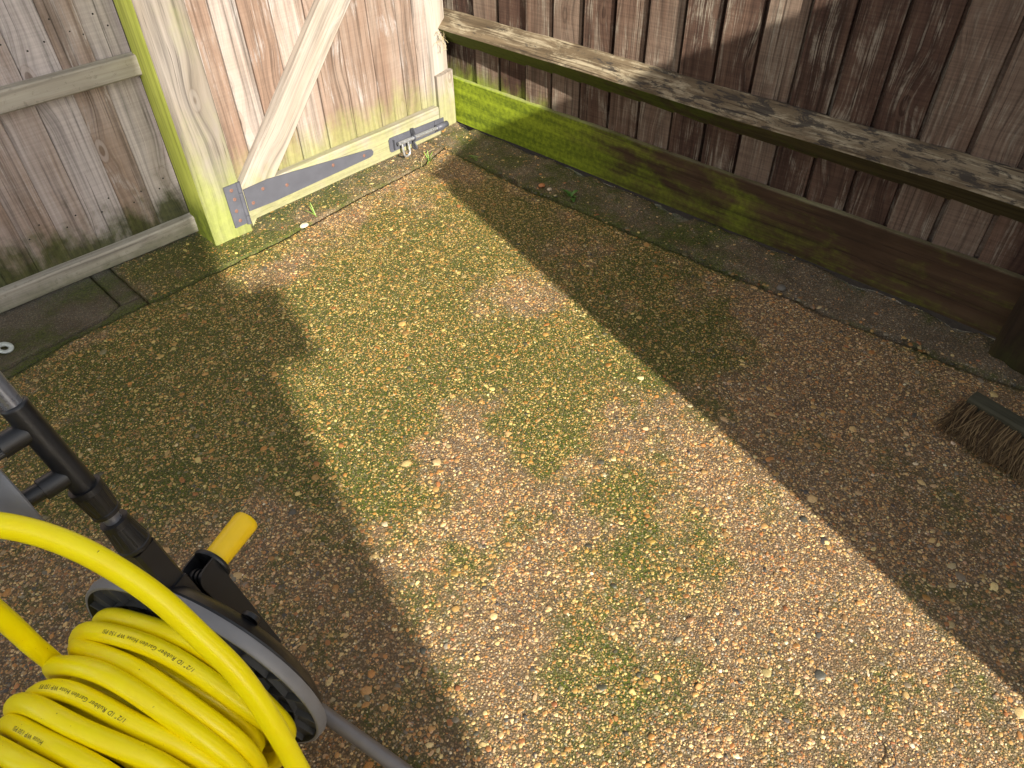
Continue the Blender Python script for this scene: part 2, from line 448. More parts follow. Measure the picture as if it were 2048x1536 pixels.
def grid_mesh(name, xs_fun, us, vs, zfun, mats, peb=None, skirt=.05):
    """xs_fun(u, v) -> x, y arrays; a sheet with a turned-down edge, with half-buried stones"""
    U, V_ = np.meshgrid(us, vs, indexing='ij')
    x, y = xs_fun(U, V_)
    z = zfun(x, y)
    x, y, z = (np.pad(q, 1, mode='edge') for q in (x, y, z))
    z[0, :] -= skirt; z[-1, :] -= skirt; z[:, 0] -= skirt; z[:, -1] -= skirt
    nu, nv = x.shape
    P = np.stack([x, y, z], -1).reshape(-1, 3).astype(np.float32)
    I = np.arange(nu * nv).reshape(nu, nv)
    Q = np.stack([I[:-1, :-1], I[1:, :-1], I[1:, 1:], I[:-1, 1:]], -1).reshape(-1, 4)
    m = moss_shade_at(P[:, 0], P[:, 1])
    col = np.ones((len(P), 3)) * .3
    quads, tris, nq0 = [Q], [], len(Q)
    if peb:
        base = len(P)
        parts = [pebble_arrays(d, zfun) for d in peb]
        for (pv, pq, pt, pc, pm) in parts:
            quads.append(pq + base); tris.append(pt + base)
            P = np.vstack([P, pv]); col = np.vstack([col, pc]); m = np.concatenate([m, pm])
            base += len(pv)
    Q = np.vstack(quads)
    T = np.vstack(tris) if tris else np.zeros((0, 3), int)
    me = bpy.data.meshes.new(name)
    me.vertices.add(len(P)); me.vertices.foreach_set('co', P.astype(np.float32).ravel())
    loops = np.concatenate([Q.ravel(), T.ravel()]).astype(np.int32)
    me.loops.add(len(loops)); me.loops.foreach_set('vertex_index', loops)
    npoly = len(Q) + len(T)
    me.polygons.add(npoly)
    st = np.concatenate([np.arange(len(Q)) * 4, len(Q) * 4 + np.arange(len(T)) * 3]).astype(np.int32)
    me.polygons.foreach_set('loop_start', st)
    mi = np.zeros(npoly, np.int32); mi[nq0:] = 1
    me.polygons.foreach_set('material_index', mi)
    me.polygons.foreach_set('use_smooth', np.ones(npoly, bool))
    me.update(calc_edges=True)
    a = me.attributes.new('col', 'FLOAT_COLOR', 'POINT')
    a.data.foreach_set('color', np.hstack([col, np.ones((len(col), 1))]).astype(np.float32).ravel())
    a = me.attributes.new('moss', 'FLOAT', 'POINT')
    a.data.foreach_set('value', m.astype(np.float32))
    for q in mats: me.materials.append(q)
    o = bpy.data.objects.new(name, me)
    COL.objects.link(o)
    return o

# ------------------------------------------------------------------ ground and paving
def flat_sheet(name, pts, m, kind='structure'):
    b = MB()
    b.add(pts, [tuple(range(len(pts)))])
    return tag(b.build(name, m), kind=kind)
flat_sheet('ground', [(-60, -60, -.032), (60, -60, -.032), (60, 60, -.032), (-60, 60, -.032)], M_SOIL)
M_SLIT_SHEET = plain('pale_slit_sheet', (.48, .46, .42), .85, var=.15, scale=20, bump=.4)
flat_sheet('path', [(.25, -8, -.022), (3.2, -8, -.022), (3.2, 4, -.022), (.25, 4, -.022)], M_SLIT_SHEET)  # added pale sheet, catches sun so the slit between boards reads bright

def z_main(x, y): return .0035 * (vnoise(x, y, 5, 31) - .5) + .0016 * (vnoise(x, y, 24, 32) - .5)
def main_xy(U, V):
    x = U.copy(); y = V.copy()
    for _ in range(3):
        xr = crackF(y, -.004); yt = crackG(x, -.004)
        x = np.where(U < -2.7, U, -2.7 + (U + 2.7) / 2.7 * (xr + 2.7))
        y = np.where(V < -2.9, V, -2.9 + (V + 2.9) / 2.9 * (yt + 2.9))
    return x, y
us = np.concatenate([np.linspace(-7, -2.75, 18), np.linspace(-2.7, 0, 200)])
vs = np.concatenate([np.linspace(-8, -3.0, 20), np.linspace(-2.9, 0, 220)])
def in_yard(x, y): return (x < crackF(y, -.009)) & (y < crackG(x, -.009))
def in_main(x, y): return in_yard(x, y) & (x > -2.35) & (y > -2.80)
def in_rest(x, y): return in_yard(x, y) & ((x < -2.35) | (y < -2.80))
BOX = (-2.45, -2.85, -.1, -.1)
patio = grid_mesh('patio', main_xy, us, vs, z_main, [M_PATIO, M_PEB], [
    pebbles(in_rest, (-3.1, -3.45, -.1, -.1), 9000, (.004, .0075), .42, .0004),
    pebbles(in_rest, (-3.1, -3.45, -.1, -.1), 1800, (.0075, .0120), .36, .0006, PWL),
    pebbles(in_main, BOX, 32000, (.0028, .0055), .42, .0003),
    pebbles(in_main, BOX, 9000, (.0052, .0085), .38, .0006),
    pebbles(in_main, BOX, 1900, (.0080, .0120), .34, .0006, PWL),
    pebbles(in_main, BOX, 280, (.0120, .0175), .30, .0006, PWL),
    pebbles(in_main, BOX, 24, (.0180, .0240), .26, .0006, PWL)])
tag(patio, kind='structure')

def z_strip(x, y): return .004 + .004 * (vnoise(x, y, 6, 41) - .5) + .0025 * (vnoise(x, y, 21, 42) - .5)
def strip_xy(U, V):
    y0 = crackG(U, .003, 21); y1 = .10
    return U + jag(V, .002, 44) * (U < -1.49), y0 + (y1 - y0) * V
def in_strip(x, y): return (x > -1.49) & (y > crackG(x, .008)) & (y < .02) & (x < -.21)
strip = grid_mesh('threshold_strip', strip_xy, np.linspace(-1.497, -.208, 110), np.linspace(0, 1, 26), z_strip, [M_STRIP, M_PEB], [
    pebbles(in_strip, (-1.5, -.33, -.2, .02), 20000, (.003, .0065), .42, .0006),
    pebbles(in_strip, (-1.5, -.33, -.2, .02), 1900, (.007, .012), .40, .001),
    pebbles(in_strip, (-1.5, -.33, -.2, .02), 160, (.011, .018), .36, .001)])
tag(strip, kind='structure')

def z_haunch(x, y): return .004 + .007 * np.clip((x + .2) / .2, 0, 1) + .010 * (vnoise(x, y, 14, 51) - .5) + .008 * (vnoise(x, y, 38, 52) - .5) - .012 * np.clip((vnoise(x, y, 11, 54) - .62) / .2, 0, 1) - .03 * np.clip((x + .012) / .008, 0, 1)
def haunch_xy(U, V):
    x0 = crackF(V, .008, 22) + np.maximum(0, jag(V, .016, 53))
    return x0 + (.03 - x0) * U, V
def in_haunch(x, y): return (x > crackF(y, .012)) & (x < .0)
haunch = grid_mesh('mortar_haunch', haunch_xy, np.linspace(0, 1, 22), np.linspace(-2.9, .1, 190), z_haunch, [M_HAUNCH, M_PEB], [
    pebbles(in_haunch, (-.24, -2.8, 0, .05), 9000, (.003, .0065), .4, .001),
    pebbles(in_haunch, (-.24, -2.8, 0, .05), 500, (.008, .014), .4, .001),
    pebbles(lambda x, y: (x > crackF(y, -.002)) & (x < crackF(y, .030)), (-.26, -2.8, -.1, -.05), 2600, (.006, .017), .7, .002, PWD)])
tag(haunch, kind='structure')

def z_band(x, y): return .0 + .003 * (vnoise(x, y, 12, 61) - .5)
def low_y(x): return np.interp(x, [-9, -1.915, -1.61, -1.575], [-.335, -.318, -.288, -.262])
band = grid_mesh('concrete_edging', lambda U, V: (U, crackG(U, .005, 21) + V * (low_y(U) - .004 + jag(U, .0018, 63) - crackG(U, .005, 21))), np.linspace(-4.5, -1.503, 200), np.linspace(0, 1, 8), z_band, [M_SLAB, M_PEB])
tag(band, kind='structure')
band2 = grid_mesh('concrete_edging', lambda U, V: (U + jag(V, .0015, 66), V), np.linspace(-1.560, -1.503, 6), np.linspace(-.258, .1, 40), z_band, [M_SLAB, M_PEB])
tag(band2, kind='structure')
slab = grid_mesh('paving_slab', lambda U, V: (U, low_y(U) + .008 + jag(U, .0022, 65) + V * (.1 - low_y(U))), np.linspace(-4.5, -1.567, 190), np.linspace(0, 1, 26), lambda x, y: .003 + .003 * (vnoise(x, y, 9, 62) - .5), [M_SLAB, M_PEB])
tag(slab, kind='structure')

# ------------------------------------------------------------------ woods
def moss_shade_gravel(s, p, xyz, gv, hair):
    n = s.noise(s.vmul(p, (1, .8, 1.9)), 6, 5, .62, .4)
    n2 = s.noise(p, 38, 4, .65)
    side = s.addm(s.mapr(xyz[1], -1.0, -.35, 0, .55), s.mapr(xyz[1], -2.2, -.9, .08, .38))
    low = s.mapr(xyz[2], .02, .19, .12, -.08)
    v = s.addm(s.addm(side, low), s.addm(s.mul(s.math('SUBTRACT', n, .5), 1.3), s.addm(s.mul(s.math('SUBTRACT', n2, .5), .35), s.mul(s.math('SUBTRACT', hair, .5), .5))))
    return s.mul(s.mapr(v, .12, .80), s.mapr(xyz[1], -.95, -.40, .66, .94))  # moss colour also dulled away from the gate, shade put into the board
def moss_low(z0, z1, amt, seed=0.0, k=.5, xr=None, t0=.45, t1=1.0):
    def f(s, p, xyz, gv, hair):
        n = s.noise(s.vmul(p, (1, 1, .7)), 11 + seed, 5, .62)
        h = s.mapr(xyz[2], z0, z1, 1.0, 0.0)
        if xr: h = s.mul(h, s.mapr(xyz[xr[0]], xr[1], xr[2], xr[3], 1.0))
        v = s.addm(h, s.mul(s.math('SUBTRACT', n, .5), k * 2))
        v = s.addm(v, s.mul(s.math('SUBTRACT', hair, .5), .3))
        return s.mul(s.mapr(v, t0, t1), amt)
    return f
GREEN = ((.13, .17, .018), (.25, .32, .03))
PALEG = ((.17, .18, .06), (.26, .28, .085))
DARKG = ((.035, .045, .010), (.08, .10, .018))
W_BOARD = wood('weathered_stained_board', (0.054, 0.029, 0.021), (0.110, 0.067, 0.047), (0.169, 0.121, 0.090), (0.301, 0.266, 0.211), .26, moss_low(.10, .42, .8, 1, .55, (1, -1.2, -.1, .15)), GREEN, 75, .6, .6, .8, .30, .6, 0, None, None, .15)
W_ARRIS = wood('lichen_worn_rail', (0.078, 0.055, 0.031), (0.157, 0.118, 0.071), (0.226, 0.184, 0.121), (0.390, 0.335, 0.226), .42, None, GREEN, 50, .8, .2, .8, 0, .6, .4, .85)
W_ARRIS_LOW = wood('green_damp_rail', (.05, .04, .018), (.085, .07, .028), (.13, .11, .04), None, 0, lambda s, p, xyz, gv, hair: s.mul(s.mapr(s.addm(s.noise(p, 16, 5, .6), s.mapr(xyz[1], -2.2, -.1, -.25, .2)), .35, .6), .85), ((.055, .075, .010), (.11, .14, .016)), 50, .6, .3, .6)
W_GRAVEL = wood('algae_shade_gravel_board', (0.030, 0.018, 0.009), (0.059, 0.034, 0.018), (0.094, 0.059, 0.032), None, 0, moss_shade_gravel, ((.085, .125, .006), (.33, .42, .02)), 45, .5, .3, .6, 0, .5, 0, None, .1905)
W_GATE = wood('pale_gate_board', (0.163, 0.109, 0.080), (0.229, 0.176, 0.141), (0.272, 0.234, 0.209), (0.313, 0.297, 0.284), .16, moss_low(.08, .46, .62, 2, .5), PALEG, 75, .55, .6, .7, .10, .9, 0, None, None, .14)
W_GATER = wood('pale_gate_rail', (0.217, 0.173, 0.127), (0.267, 0.228, 0.188), (0.303, 0.273, 0.239), (0.332, 0.309, 0.279), .12, moss_low(.05, .34, .6, 3, .5), PALEG, 60, .35, .3, .4, 0, .6)
W_POST = wood('green_tinged_post', (0.145, 0.122, 0.096), (0.180, 0.159, 0.139), (0.203, 0.186, 0.170), None, 0, lambda s, p, xyz, gv, hair: s.mul(s.mapr(s.addm(s.mapr(xyz[2], .0, .5, .5, .16), s.mul(s.noise(s.vmul(p, (0.800, 0.800, 0.416)), 14, 5, .6), .6)), .45, .85), .75), ((.16, .19, .035), (.24, .28, .05)), 60, .9, .3, .6, 0, .6, 0, None, None, .12)
W_POSTG = wood('algae_post_face', (.38, .42, .07), (.50, .54, .11), (.58, .60, .17), None, 0, moss_low(.02, .34, .95, 5, .35), ((.06, .085, .012), (.20, .25, .02)), 55, .4, .3, .4, 0, .4)
W_PANEL = wood('grey_weathered_panel', (0.284, 0.211, 0.168), (0.392, 0.336, 0.314), (0.462, 0.418, 0.411), (0.540, 0.506, 0.498), .10, moss_low(.03, .30, .92, 4, .85, None, .25, .95), ((.022, .028, .006), (.075, .088, .018)), 75, .6, .5, .6, .15, .8, 0, None, None, .12)
W_PANELR = wood('grey_panel_rail', (0.318, 0.288, 0.234), (0.424, 0.397, 0.338), (0.495, 0.469, 0.414), None, 0, moss_low(.0, .12, .5, 4, .5), DARKG, 50, .3, .3, .4, 0, .7, .25)
W_DARK = wood('dark_damp_post', (.018, .011, .006), (.035, .022, .012), (.06, .042, .022), None, 0, moss_low(-.1, .3, .4, 6, .5), DARKG, 45, .5, .3, .5)

# ------------------------------------------------------------------ right-hand fence
FYL = [-.022, -.148, -.282, -.417, -.548, -.682, -.812, -.938, -1.070, -1.195, -1.318, -1.442, -1.562, -1.682, -1.803, -1.925, -2.045, -2.165, -2.285, -2.405, -2.525, -2.645, -2.765, -2.885]
fence = thing('feather_edge_fence', 'dark red brown board fence with green gravel board and thick rail, right of the gate', 'fence')
b = MB()
for i in range(len(FYL) - 1):
    y0, y1 = FYL[i], FYL[i + 1]
    if i == 0: y0, y1 = .05, FYL[1] + .005
    j = random.uniform(-.002, .002)
    wd = y0 - y1
    hgt = 1.78 + random.uniform(-.006, .006)
    rec = .013 + random.uniform(-.002, .003)
    prof = [(0, .017 + j), (.003, .0140 + j), (wd - rec, .0230 + j), (wd - rec, .0370), (wd + .03, .0370), (wd + .03, .0420), (wd - .025, .0420), (wd - .025, .0350), (0, .0350)]
    if i == 0: prof = [(0, .017), (.003, .014), (wd, .024), (wd, .034), (0, .034)]
    # profile (w towards -Y, t towards +X): thick edge at w=0
    b.prism((0, y0, .03), Z, -Y, X, prof, hgt, seg=14, warp=.0005)
b.build('board_panel', W_BOARD, fence)
b = MB()
b.prism((0, .03, 0), -Y, X, Z, [(.022, .315), (.022, .440), (.012, .441), (-.047, .391), (-.050, .385), (-.046, .379)], 3.2, seg=40, warp=.0012)
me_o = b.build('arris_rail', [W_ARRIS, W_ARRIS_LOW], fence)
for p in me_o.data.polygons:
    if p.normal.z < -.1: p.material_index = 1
b = MB()
b.prism((0, .06, 0), -Y, X, Z, [(.0, .010), (.022, .006), (.022, .189), (.017, .192), (.005, .191), (0, .187)], 3.3, seg=60, warp=.0011)
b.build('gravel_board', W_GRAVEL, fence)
b = MB()
b.plank((-.004, .05, -.02), Z, X, Y, 1.85, .05, .06)
fpost = thing('fence_post', 'dark damp square post standing against the fence behind the broom', 'post', (-.05, -2.24, 0))
b = MB()
b.prism((0, 0, -.03), Z, X, Y, [(-.095, -2.300), (-.095, -2.192), (-.080, -2.176), (-.002, -2.176), (-.002, -2.300)], 1.9, seg=10, warp=.001)
b.build('post_shaft', W_DARK, fpost)

# ------------------------------------------------------------------ left panel
panel = thing('closeboard_panel', 'grey weathered board panel with two horizontal rails, left of the gate post', 'fence')
b = MB()
x = -1.199
while x > -3.4:
    wdt = random.uniform(.088, .102)
    j = random.uniform(-.001, .001)
    b.plank((x - wdt + .0008, -.020 + j, .022), Z, X, Y, 1.80, wdt - .0008, .018, c=.0013, seg=8, warp=.0004)
    x -= wdt
b.build('board_panel', W_PANEL, panel)
M_NAIL = plain('dull_nail', (.035, .03, .027), .7, .3)
nail_me = None
for (nx, nz) in [(-1.235, .655), (-1.262, .690), (-1.305, .648), (-1.335, .662), (-1.372, .700), (-1.405, .652), (-1.452, .640), (-1.505, .668), (-1.545, .645), (-1.60, .690), (-1.240, .205), (-1.262, .178), (-1.318, .190), (-1.350, .165), (-1.415, .205), (-1.448, .172), (-1.52, .19), (-1.555, .165), (-1.62, .20), (-1.66, .17), (-1.735, .2)]:
    if nail_me is None:
        k = MB()
        k.lathe((nx, -.0205, nz), -Y, [(0, .0026), (.0008, .0024), (.0011, .001), (.0011, 0)], 10)
        no = k.build('nail', M_NAIL, panel)
        nail_me, n0 = no.data, Vector((nx, 0, nz))
    else:
        no = bpy.data.objects.new('nail', nail_me)
        COL.objects.link(no)
        no.location = Vector((nx, 0, nz)) - n0
        adopt(no, panel)
b = MB()
b.plank((-3.4, -.060, .5215), X, Y, Z, 2.212, .0395, .056, c=.004, seg=24, warp=.0008)
b.build('middle_rail', W_PANELR, panel)
b = MB()
b.plank((-3.4, -.060, .012), X, Y, Z, 2.208, .0395, .056, c=.004, seg=24, warp=.0008)
b.build('bottom_rail', W_PANELR, panel)

# ------------------------------------------------------------------ gate posts
gp = thing('gate_post', 'pale square timber gate post with bright green side, between panel and gate', 'post', (-1.135, -.11, 0))
b = MB()
b.plank((-1.203, -.1725, -.03), Z, X, Y, 1.95, .1355, .140, c=.004, seg=12, warp=.0005)
o = b.build('post_shaft', [W_POST, W_POSTG], gp)
for p in o.data.polygons:
    if p.normal.x < -.8: p.material_index = 1
cp = thing('corner_post', 'narrow pale post in the corner beside the bolt end of the gate', 'post', (-.05, .03, 0))
b = MB()
b.plank((-.108, -.012, -.03), Z, X, Y, 1.9, .094, .09, c=.004, seg=10, warp=.0006)
b.build('post_shaft', W_GATER, cp)
b = MB()
b.prism((-.092, -.038, .004), Z, X, Y, [(0, .010), (.012, 0), (.076, 0), (.080, .003), (.080, .0255), (0, .0255)], .212, seg=4, endcut=(0, .15))
b.build('stop_block', W_GATER, cp)

# ------------------------------------------------------------------ gate
GO = Vector((-1.063, -.165, 0))
PH = math.atan2(.05, .92)
GE = Vector((math.cos(PH), math.sin(PH), 0))
GN = Vector((-math.sin(PH), math.cos(PH), 0))
def GP(u, z, d=0.0): return GO + GE * u + GN * d + Z * z
gate = thing('timber_gate', 'pale wooden boarded gate with diagonal brace, grey strap hinge and bolt', 'gate', GO)
b = MB()
ed = [0.000, .104, .212, .302, .410, .530, .650, .778, .905]
ed = [0.002, .083, .170, .276, .393, .515, .640, .766, .842, .905]
for i in range(len(ed) - 1):
    j = random.uniform(-.0008, .0008)
    b.plank(GP(ed[i] + .0012, .045, .0352 + j), Z, GE, GN, 1.74, ed[i + 1] - ed[i] - .0032, .02, c=.004, seg=12, warp=.0005)
b.build('board_panel', W_GATE, gate)
b = MB()
b.plank(GP(-.008, .030, 0), GE, GN, Z, .903, .0350, .112, c=.004, seg=16, warp=.0007)
b.build('bottom_rail', W_GATER, gate)
b = MB()   # brace: along the diagonal, between the two measured edges
p0, p1 = Vector((.070, .150)), Vector((.548, .660))
dl = (p1 - p0).normalized()
D = GE * dl.x + Z * dl.y
Wd = GE * dl.y - Z * dl.x
b.prism(GP(p0.x - .06 * dl.x, p0.y - .06 * dl.y) - Wd * .052, D, Wd, GN, [(.005, .001), (.099, .001), (.103, .005), (.103, .0350), (0, .0350), (0, .006)], 1.35, seg=16, warp=.0006, endcut=(-.85, 0))
b.build('diagonal_brace', W_GATER, gate)

M_GREYP = plain('grey_painted_steel', (.075, .078, .095), .55, .1, .08, 25, .15, 500, .4)
M_RUST = plain('rusty_screw', (.17, .085, .062), .8, .2, .35, 300, .5, 700)
M_STEEL = plain('galvanised_steel', (.62, .64, .68), .34, .85, .10, 120, .1, 600)
hb = MB()
prof = [(.004, .1470), (.004, .0700), (.10, .0655), (.528, .0690), (.541, .0735), (.5455, .0840), (.540, .0945), (.527, .0990), (.10, .1480)]
th_ = -.0045
V = [GP(u, z, -.0005) for u, z in prof] + [GP(u, z, th_) for u, z in prof]
n = len(prof)
hb.add(V, [tuple(range(n, 2 * n))[::-1], tuple(range(n))] + [(i, (i + 1) % n, n + (i + 1) % n, n + i) for i in range(n)])
hinge = hb.build('strap_hinge', M_GREYP, gate)
lb = MB()
lb.plank(GP(-.0625, .038, -.0105), Z, GE, GN, .143, .046, .0055, c=.0008)
lb.build('hinge_leaf', M_GREYP, hinge)
kb = MB()
for z0, z1 in ((.034, .064), (.066, .146), (.148, .182)):
    kb.tube([GP(-.011, z0, -.009), GP(-.011, z1, -.009)], .0082, 14)
kb.build('hinge_pin', M_GREYP, hinge)
for (u, z, d) in [(-.039, .164, -.0108), (-.037, .132, -.0108), (-.043, .093, -.0108), (-.040, .057, -.0108), (.072, .124, -.0047), (.025, .092, -.0047), (.162, .102, -.0047), (.36, .1, -.0047), (.50, .085, -.0047)]:
    k = MB()
    k.lathe(GP(u, z, d + .0006), -GN, [(0, .0062), (.0012, .0060), (.0020, .0040), (.0016, .0016), (.0004, .0008)], 14)
    k.build('screw', M_RUST, hinge)
bb = MB()
pr = [(.632, .0500), (.625, .0560), (.624, .0990), (.632, .1060), (.897, .0975), (.897, .0490)]
n = len(pr)
V = [GP(u, z, -.0005) for u, z in pr] + [GP(u, z, -.0035) for u, z in pr]
bb.add(V, [tuple(range(n, 2 * n))[::-1], tuple(range(n))] + [(i, (i + 1) % n, n + (i + 1) % n, n + i) for i in range(n)])
bolt = bb.build('bolt_plate', M_GREYP, gate)
k = MB()
k.tube([GP(.655, .0795, -.020), GP(.915, .0735, -.020)], .0072, 16)
k.build('bolt_bar', M_STEEL, bolt)
k = MB()
pts = [GP(.672, .076, -.021)] + [GP(.672 + .0155 * (1 - math.cos(a)), .038 - .0155 * math.sin(a), -.026) for a in np.linspace(0, math.pi, 9)] + [GP(.703, .072, -.021)]
k.tube(pts, .0044, 12)
k.build('bolt_loop', M_STEEL, bolt)
for uu in (.735,):
    k = MB()
    for zc in (.108, .048):
        k.lathe(GP(uu - .003, zc - .005, -.020), GE, [(0, .004), (0, .0135), (.005, .0135), (.005, .004), (0, .004)], 20, smooth=False)
    k.lathe(GP(uu - .003, .078, -.020), GE, [(0, .0075), (0, .0125), (.005, .0125), (.005, .0075), (0, .0075)], 20, smooth=False)
    k.plank(GP(uu - .003, .048, -.024), Z, GE, GN, .058, .005, .006, c=.0006)
    k.build('padlock_staple', M_GREYP, bolt)
k = MB()
k.lathe(GP(.858, .0745, -.019), GE, [(0, .0085), (0, .0118), (.058, .0118), (.058, .0085), (0, .0085)], 20)
k.plank(GP(.862, .050, -.006), GE, Z, GN, .05, .048, .003, c=.0006)
k.build('bolt_guide', M_GREYP, bolt)
k = MB()
k.plank(GP(.654 - .012, .060, -.016), Z, GE, GN, .036, .004, .014, c=.0005)
k.build('bolt_stop', M_GREYP, bolt)

# ------------------------------------------------------------------ hose reel cart
C0 = Vector((-1.932, -1.606, .214))
AZ = R(23.1)
RA = Vector((math.cos(AZ), math.sin(AZ), 0))
RT = Vector((-math.sin(AZ), math.cos(AZ), 0))
def RP(s, t, z): return C0 + RA * s + RT * t + Z * (z - C0.z)
M_BLACK = plain('black_plastic', (.011, .0115, .013), .40, 0, .1, 60, .25, 700, .5)
M_GREY = plain('grey_plastic', (.19, .19, .195), .45, 0, .06, 40, .15, 700, .5)
M_DGREY = plain('dark_grey_plastic', (.060, .062, .064), .5, 0, .08, 40, .15, 700, .5)
M_ALU = plain('grey_coated_tube', (.21, .22, .25), .30, .55, .05, 60, .08, 900, .5, .05)
M_LEG = plain('warm_grey_tube', (.20, .185, .175), .42, .35, .06, 60, .08, 900, .5, .08)
M_YGRIP = plain('yellow_plastic_grip', (.86, .56, .006), .38, 0, .03, 50, .1, 900, .5)
reel = thing('hose_reel_cart', 'black and grey hose reel cart with yellow crank grip on the shaded paving', 'hose reel', (C0.x, C0.y, 0))

HD = Vector((.087, .340))   # handle direction in (t, z)
def HT(z): return .013 + (z - .373) * .087 / .340
def hpt(z, s=.02): return RP(s, HT(z), z)
b = MB(); b.tube([hpt(.70), hpt(1.02)], .0118, 20); b.build('upper_tube', M_ALU, reel)
b = MB()
b.tube([hpt(.572), hpt(.700)], .0150, 22)
b.lathe(hpt(.698), (hpt(.70) - hpt(.6)), [(0, .0150), (.004, .0152), (.005, .0122)], 22)
CX = Vector((math.cos(R(6)), math.sin(R(6)), 0))
q1, q2 = hpt(.668), hpt(.600)
b.tube([q1 - CX * .008, q1 - CX * .036], .0138, 18)
b.tube([q2 - CX * .008, q2 - CX * .036], .0138, 18)
b.tube([q1 - CX * .030, q1 - CX * .038], .0146, 18)
b.build('tee_sleeve', M_BLACK, reel)
b = MB()
nr = 26
V, F = [], []
for i, d in enumerate((.034, .30)):
    for j in range(nr * 2):
        q = math.pi * j / nr
        rr = .0122 if j % 2 else .0113
        V.append(q1 - CX * d + Z * rr * math.cos(q) + CX.cross(Z) * rr * math.sin(q))
F = [(j, (j + 1) % (2 * nr), 2 * nr + (j + 1) % (2 * nr), 2 * nr + j) for j in range(2 * nr)] + [tuple(range(2 * nr))]
b.add(V, F)
b.build('ribbed_crossbar', M_BLACK, reel)
b = MB(); b.tube([q2 - CX * .034, q2 - CX * .30], .0108, 18); b.build('lower_crossbar', M_BLACK, reel)
b = MB(); b.tube([hpt(.16) - CX * .305, hpt(1.02) - CX * .305], .0118, 20); b.build('upper_tube', M_ALU, reel)
b = MB(); b.tube([hpt(.17) - CX * .305, hpt(.17) - CX * .305 + Vector((.03, -.32, -.145))], .0120, 20); b.build('leg_tube', M_ALU, reel)
def collar(z0, z1, r0, r1, name='collar'):
    b = MB()
    ax = (hpt(1) - hpt(.5)).normalized()
    h = (hpt(z1) - hpt(z0)).length
    b.lathe(hpt(z0), ax, [(0, .010), (0, r0 * 1.06), (.005, r0 * 1.06), (.006, r0), (h - .009, r1), (h - .008, r1 * 1.08), (h, r1 * 1.06), (h, .010)], 40, smooth=False)
    for k in range(16):
        a = 2 * math.pi * k / 16
        e1 = RA.cross(ax).normalized(); e2 = ax.cross(e1)
        d = e1 * math.cos(a) + e2 * math.sin(a)
        b.tube([hpt(z0) + ax * .008 + d * (r0 - .0004), hpt(z0) + ax * (h - .010) + d * (r1 - .0004)], .0013, 6)
    b.build(name, M_BLACK, reel)
b = MB(); b.tube([hpt(.46), hpt(.59)], .0105, 20); b.build('lower_tube', M_ALU, reel)
collar(.530, .576, .0165, .0185)
collar(.468, .516, .0200, .0165)
# side frame: square socket that runs down into a round housing behind the flange
b = MB()
ax = (hpt(1) - hpt(.5)).normalized()
tn = ax.cross(RA).normalized()
b.prism(hpt(.34) - RA * .017 - tn * .019, ax, RA, tn, [(.004, 0), (.030, 0), (.034, .004), (.034, .034), (.030, .038), (.004, .038), (0, .034), (0, .004)], .130, seg=3)
prof = [(.003, .06), (.003, .1880), (.008, .1890), (.016, .184), (.024, .175), (.029, .164), (.031, .148), (.031, .06)]
b.lathe(C0, RA, prof, 72, smooth=True)
b.lathe(C0, RA, [(.031, .0), (.031, .062)], 40)
# blend between socket and housing
b.prism(hpt(.395) - RA * .018 - tn * .026, -ax, RA, tn, [(0, .004), (.034, .004), (.036, .050), (0, .050)], .045, seg=3)
b.lathe(RP(.027, -.098, .352), RA, [(0, .013), (.006, .013), (.0075, .011), (.0075, 0)], 24)
b.build('side_frame', M_BLACK, reel, 40)
# flange: rim, dished web, ribs
b = MB()
b.lathe(C0, RA, [(.001, .155), (.001, .2005), (-.003, .2018), (-.010, .2003), (-.0145, .1995), (-.0165, .1975), (-.0165, .1940)], 110)
b.lathe(C0, RA, [(-.0163, .1941), (-.011, .1930), (-.0075, .1920), (-.0070, .04)], 110, mi=1)
fl = b.build('drum_flange', [M_GREY, M_DGREY], reel, 35)
b = MB()
for k in range(20):
    a = 2 * math.pi * k / 20 + .11
    d = RT * math.cos(a) + Z * math.sin(a)
    n_ = RA.cross(d)
    b.plank(C0 + d * .12 - n_ * .0012 - RA * .0155, d, n_, RA, .0715, .0024, .0095, c=.0004)
b.lathe(C0, RA, [(-.0068, .1560), (-.0155, .1560), (-.0155, .1585), (-.0068, .1585)], 90, smooth=False)
b.lathe(C0, RA, [(-.0068, .1240), (-.0155, .1240), (-.0155, .1265), (-.0068, .1265)], 90, smooth=False)
b.build('flange_ribs', M_DGREY, fl, 30)
b = MB()
b.lathe(C0, RA, [(-.006, .02), (-.006, .10), (-.012, .098), (-.285, .098), (-.290, .19), (-.310, .195), (-.312, .02)], 70)
b.build('drum', M_DGREY, reel, 35)
# crank: a channel-section arm with a folding grip
b = MB()
pc, pt_ = Vector((-.030, .176)), Vector((.028, .341))
dl = (pt_ - pc).normalized()
nl = Vector((-dl.y, dl.x))
L = (pt_ - pc).length
E1 = RT * nl.x + Z * nl.y          # across the arm, towards +t
DL = RT * dl.x + Z * dl.y          # along the arm
def AP(al, s_, w): return RP(s_, pc.x, pc.y) + DL * al + E1 * w
def arm_wall(w0, w1, ol):
    n = len(ol)
    V = [AP(a_, s_, w0) for a_, s_ in ol] + [AP(a_, s_, w1) for a_, s_ in ol]
    b.add(V, [tuple(range(n)), tuple(range(2 * n - 1, n - 1, -1))] + [(i, n + i, n + (i + 1) % n, (i + 1) % n) for i in range(n)])
ol = [(-.02, .058), (L - .012, .050)] + [(L - .012 + .020 * math.sin(q), .070 - .020 * math.cos(q)) for q in np.linspace(.15, math.pi / 2, 8)] + [(L + .008, .090), (-.02, .084)]
arm_wall(-.0225, -.0190, ol)
arm_wall(.0190, .0225, ol)
